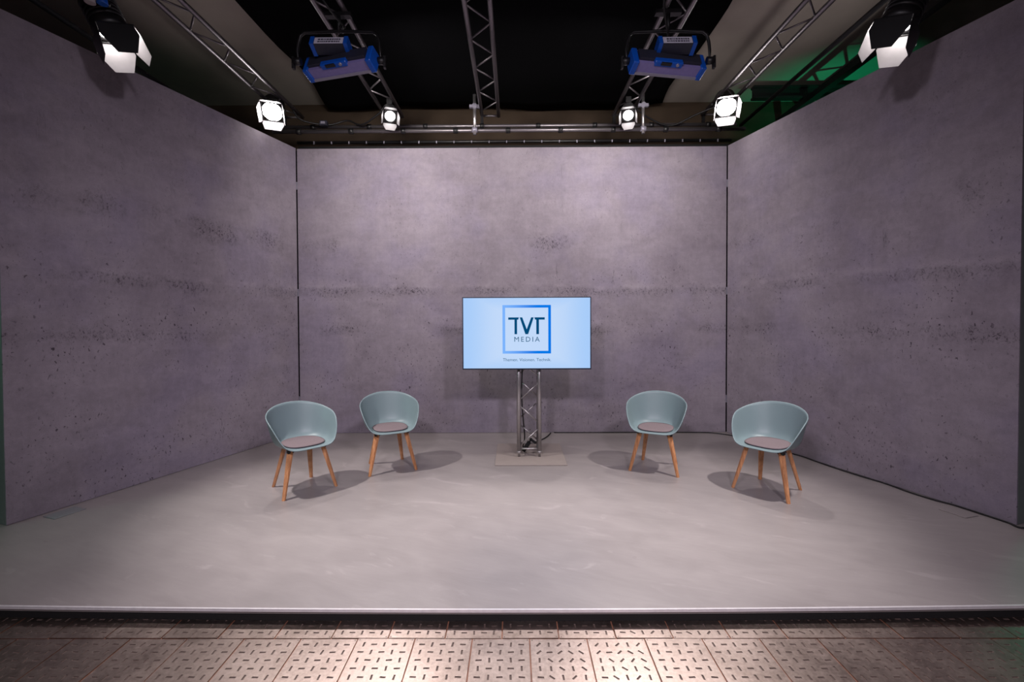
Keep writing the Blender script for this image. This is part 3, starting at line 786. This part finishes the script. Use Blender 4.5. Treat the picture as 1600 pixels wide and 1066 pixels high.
# logo square: pixels 785..861 x 477..553 -> metres on the screen
lx0, lx1, lz1, lz0 = -0.272, 0.272, 0.317, -0.229
fw = 0.030
b = MB()
b.box((lx0, -0.003, lz1-fw), (lx1, -0.001, lz1)).box((lx0, -0.003, lz0), (lx1, -0.001, lz0+fw)).box((lx0, -0.003, lz0+fw), (lx0+fw, -0.001, lz1-fw)).box((lx1-fw, -0.003, lz0+fw), (lx1, -0.001, lz1-fw))
b.build('logo_frame', frame_mat(), scr)
# TVT: strokes drawn as prisms. zoom pixels: letters 794..851 px wide, 496..522.7 px high
mpp = (lx1-lx0)/76.0
def P(px, py): return (lx0 + (px-785)*mpp, lz1 - (py-477)*mpp)
lt = MB()
def poly(pts): lt.prism([P(*p) for p in pts], -0.003, -0.001)
poly([(794, 496.4), (810.8, 496.4), (809.6, 500.0), (794, 500.0)])
poly([(803.8, 500.0), (807.8, 500.0), (807.8, 522.8), (803.8, 522.8)])
poly([(812.0, 496.4), (816.0, 496.4), (823.0, 515.2), (823.0, 522.8), (820.8, 522.8)])
poly([(834.0, 496.4), (830.0, 496.4), (823.0, 515.2), (823.0, 522.8), (825.2, 522.8)])
poly([(835.0, 496.4), (851.3, 496.4), (851.3, 500.0), (836.2, 500.0)])
poly([(838.0, 500.0), (842.2, 500.0), (842.2, 522.8), (838.0, 522.8)])
lt.build('logo_letters', M['logo_dark'], scr)
def text(body, size, x0, x1, zbase, mat, name, spacing=1.0):
    cu = bpy.data.curves.new(name, 'FONT'); cu.body = body; cu.size = size; cu.space_character = spacing
    cu.extrude = 0.0008; cu.resolution_u = 3
    o = bpy.data.objects.new(name, cu); C.objects.link(o)
    bpy.context.view_layer.update()
    me = bpy.data.meshes.new_from_object(o.evaluated_get(bpy.context.evaluated_depsgraph_get()))
    bpy.data.objects.remove(o)
    xs = [v.co.x for v in me.vertices]; sc = (x1-x0)/(max(xs)-min(xs)); mn = min(xs)
    for v in me.vertices:
        x, y, z = v.co
        v.co = ((x-mn)*sc + x0, -0.002 - z, zbase + y*size_fix(size, sc))
    me.materials.clear(); me.materials.append(mat)
    return link(name, me, scr)
def size_fix(size, sc): return sc
ax0, az = P(803.5, 534.6); ax1, _ = P(843.3, 534.6)
text('MEDIA', 0.075, ax0, ax1, az, M['logo_text'], 'word_lettering', 1.35)
ax0, az = P(785.5, 565.2); ax1, _ = P(861.0, 565.2)
text('Themen. Visionen. Technik.', 0.05, ax0, ax1, az, M['logo_text'], 'slogan_lettering', 1.0)
# mains lead and adapter behind the stand
cable('monitor_cable', [(0.085, 5.31, 1.25), (0.09, 5.33, 1.0), (0.082, 5.33, 0.7), (0.10, 5.34, 0.4), (0.12, 5.42, 0.16), (0.10, 5.47, 0.03), (0.16, 5.60, 0.010), (0.4, 5.95, 0.009), (0.5, 6.22, 0.009)], 0.008, 'black mains lead running down inside the truss stand')
t = thing('power_adapter', 'black plug adapter leaning inside the foot of the truss stand', 'adapter', (0.13, 5.22, 0.10), rot=Quaternion((0, 1, 0), R(35)))
MB().box((-0.022, -0.022, -0.06), (0.022, 0.022, 0.07)).bevel(0.008, 2).build('body', M['black_matt'], t)
MB().cyl((0, 0, 0.07), (0, 0, 0.12), 0.012, 0.008, n=10).build('plug', M['rubber'], t)
MB().box((-0.015, -0.015, 0.09), (0.07, 0.015, 0.115)).build('bracket', M['black_matt'], t)

# ------------------------------------------------------------------ cable along the walls, small floor plates
def along_right(s, off): return BR + dR*s + Vector((-math.cos(AR), -math.sin(AR), 0))*off
pts = [(0.55, 6.25, 0.009), (0.9, 6.245, 0.009), (1.05, 6.235, 0.012), (1.6, 6.25, 0.009), (2.4, 6.24, 0.009), (2.75, 6.20, 0.009)]
for s, o in ((0.28, 0.05), (0.6, 0.06), (0.95, 0.05), (1.2, 0.015), (1.4, 0.035), (1.65, 0.05), (1.9, 0.045), (2.1, 0.03), (2.3, 0.055), (2.5, 0.05), (2.62, 0.02), (2.8, 0.02), (2.96, 0.025)):
    p = along_right(s, o); pts.append((p.x, p.y, 0.009))
p = along_right(3.06, 0.03); pts.append((p.x, p.y, 0.009)); pts.append((p.x+0.35, p.y+0.03, 0.009)); pts.append((p.x+0.8, p.y-0.05, 0.009))
o = MB().tube(spline(pts, 110), 0.007, 6).build('floor_cable', M['rubber']); tag(o, 'black cable lying along the foot of the right set wall', 'cable')
def foot_plate(c, ang, sx, sy, mat, label):
    t = MB().box((-sx, -sy, 0.0008), (sx, sy, 0.007)).bevel(0.0015, 1).build('foot_plate', mat)
    t.location = (c[0], c[1], 0); t.rotation_euler = (0, 0, ang); return tag(t, label, 'plate')
foot_plate((-3.735, 3.655), PI/2-AL, 0.105, 0.075, M['grey_plate'], 'small grey steel plate at the foot of the left set wall')
foot_plate((3.61, 3.63), -(PI/2-AR), 0.09, 0.075, M['vinyl'], 'small floor-coloured plate at the foot of the right set wall')

# ------------------------------------------------------------------ armchairs
RIM = [(0, -.256, .428), (.09, -.256, .428), (.158, -.249, .434), (.208, -.228, .455), (.240, -.200, .495), (.266, -.165, .553), (.286, -.118, .613), (.298, -.062, .662), (.298, .004, .694), (.281, .075, .717), (.245, .14, .742), (.19, .192, .764), (.125, .225, .780), (.06, .24, .788), (0, .244, .790)]
NR = 36
half = spline(RIM, NR)
ring = half + [(-x, y, z) for x, y, z in half[-2:0:-1]]
NT_ = len(ring)
PROF = [(0, 0), (.16, 0), (.34, .001), (.52, .008), (.68, .045), (.775, .13), (.835, .27), (.88, .44), (.925, .65), (.965, .84), (1, 1)]
prof = spline(PROF, 22)
CEN = Vector((0, -.012, .432))
def bowl(k, h, g):
    x, y, z = ring[k % NT_]
    lip = 0
    return Vector((CEN.x + (x-CEN.x)*h, CEN.y + (y-CEN.y)*h, CEN.z + (z-CEN.z)*g))
def chair_shell():
    b = MB(); bm = b.bm
    c = bm.verts.new(CEN); rows = []
    for h, g in prof[1:]:
        rows.append([bm.verts.new(bowl(k, h, g)) for k in range(NT_)])
    for k in range(NT_):
        f = b.face([c, rows[0][k], rows[0][(k+1) % NT_]]); f.smooth = True
    for a, d in zip(rows, rows[1:]):
        for k in range(NT_):
            f = b.face([a[k], d[k], d[(k+1) % NT_], a[(k+1) % NT_]]); f.smooth = True
    bmesh.ops.recalc_face_normals(bm, faces=bm.faces)
    up = sum((f.normal.z for f in bm.faces if f.calc_center_median().xy.length < 0.05))
    if up < 0:
        for f in bm.faces: f.normal_flip()
    # shell thickness outward/below
    inner = list(bm.verts); bm.normal_update()
    nrm = {v: v.normal.copy() for v in inner}
    twin = {v: bm.verts.new(v.co - nrm[v]*0.009) for v in inner}
    for f in list(bm.faces):
        g = bm.faces.new([twin[v] for v in reversed(f.verts)]); g.smooth = True
    R1 = rows[-1]
    mid = [bm.verts.new((v.co + twin[v].co)/2 + (v.co - rows[-2][i].co).normalized()*0.004) for i, v in enumerate(R1)]
    for k in range(NT_):
        j = (k+1) % NT_
        f = bm.faces.new([R1[k], R1[j], mid[j], mid[k]]); f.smooth = True
        f = bm.faces.new([mid[k], mid[j], twin[R1[j]], twin[R1[k]]]); f.smooth = True
    bmesh.ops.recalc_face_normals(bm, faces=bm.faces)
    me = bpy.data.meshes.new('shell'); bm.to_mesh(me); bm.free(); me.materials.append(M['shell']); return me
def pad_outline(k):
    x, y, z = ring[k % NT_]
    a = math.atan2(y-CEN.y, x)
    # rounded D: wide, flat front edge
    rx, ry = 0.185, (0.185 if y > CEN.y else 0.190)
    n = 2.9 if y < CEN.y else 2.3
    ca, sa = abs(math.cos(a)), abs(math.sin(a))
    return (ca**n/rx**n + sa**n/ry**n)**(-1/n), a
def bowl_z(x, y):
    a = math.atan2(y-CEN.y, x); r = math.hypot(x, y-CEN.y)
    best = min(range(NT_), key=lambda k: abs((math.atan2(ring[k][1]-CEN.y, ring[k][0])-a+PI) % (2*PI)-PI))
    X, Y, Z = ring[best]; hh = r/math.hypot(X, Y-CEN.y)
    for (h0, g0), (h1, g1) in zip(prof, prof[1:]):
        if hh <= h1: return CEN.z + (Z-CEN.z)*(g0+(g1-g0)*(hh-h0)/max(1e-6, h1-h0))
    return Z
def pad(z0, z1, grow):
    b = MB(); n = 48; top = []; bot = []
    levels = (0.0, 0.35, 0.7, 0.9, 1.0)
    def pt(i, s, dz):
        a = 2*PI*i/n; y_ = math.sin(a)
        rx, ry = 0.178+grow, 0.182+grow; m = 2.9 if y_ < 0 else 2.3
        r = (abs(math.cos(a))**m/rx**m + abs(y_)**m/ry**m)**(-1/m)*s
        x, y = r*math.cos(a), CEN.y - 0.018 + r*math.sin(a)
        return b.bm.verts.new((x, y, bowl_z(x, y)+dz))
    for zz, L in ((z1, top), (z0, bot)):
        L.append([b.bm.verts.new((0, CEN.y-0.018, CEN.z+zz))]*n)
        for s in levels[1:]:
            dz = zz - (0.003 if s == 1.0 and zz == z1 else 0)
            L.append([pt(i, s, dz) for i in range(n)])
        for a, c in zip(L, L[1:]):
            for i in range(n):
                j = (i+1) % n
                f = b.face([a[i], c[i], c[j]] if a[i] == a[j] else [a[i], c[i], c[j], a[j]]); f.smooth = True
    for i in range(n):
        j = (i+1) % n; b.face([top[-1][i], bot[-1][i], bot[-1][j], top[-1][j]])
    return b
def make_chair():
    t = thing('armchair', '', 'chair', (0, 0, 0), 'blue-green shell armchairs on the stage')
    link('shell', chair_shell(), t)
    pd = pad(0.008, 0.016, 0.0).build('seat_pad', M['pad'], t, label='thin mauve felt pad')
    pad(0.002, 0.009, -0.004).build('pad_backing', M['pad_edge'], pd)
    tops = [(-.150, -.125), (.150, -.125), (-.115, .105), (.115, .105)]
    feet = [(-.238, -.205), (.238, -.205), (-.178, .222), (.178, .222)]
    br = MB()
    for x, y in tops: br.bar((0, -.01, .405), (x, y, .400), 0.05, 0.022)
    br.cyl((0, -.01, .40), (0, -.01, .424), 0.09, n=16)
    br.build('leg_bracket', M['black'], t)
    for (x, y), (fx, fy) in zip(tops, feet):
        u = (Vector((x, y, .392)) - Vector((fx, fy, 0)))
        b = MB(); b.bar((fx, fy, 0.0), Vector((fx, fy, 0)) + u*1.02, 0.028, 0.024, 0.050, 0.030, up=(x, y, 0))
        for v in b.bm.verts:
            if v.co.z < 0.02: v.co.z = 0.0
        bmesh.ops.bevel(b.bm, geom=[e for e in b.bm.edges if (e.verts[0].co-e.verts[1].co).length > 0.2], offset=0.004, segments=2, affect='EDGES')
        b.build('leg', M['wood'], t)
        MB().box((x-.026, y-.020, .385), (x+.026, y+.020, .424)).bevel(0.004, 1).build('leg_socket', M['black'], t)
    return t
proto = make_chair()
SPOTS = [((-2.03, 4.215), 47.0, 'blue-green armchair nearest the left set wall, turned towards the middle'),
         ((-1.355, 4.80), 25.6, 'blue-green armchair between the left outer chair and the monitor'),
         ((1.51, 4.755), -25.8, 'blue-green armchair between the monitor and the right outer chair'),
         ((2.36, 4.13), -52.0, 'blue-green armchair nearest the right set wall, turned towards the middle')]
for i, ((x, y), a, lab) in enumerate(SPOTS):
    o = proto if i == 0 else copy_tree(proto)
    o.location = (x, y, 0.0005); o.rotation_euler = (0, 0, R(a)); o['label'] = lab
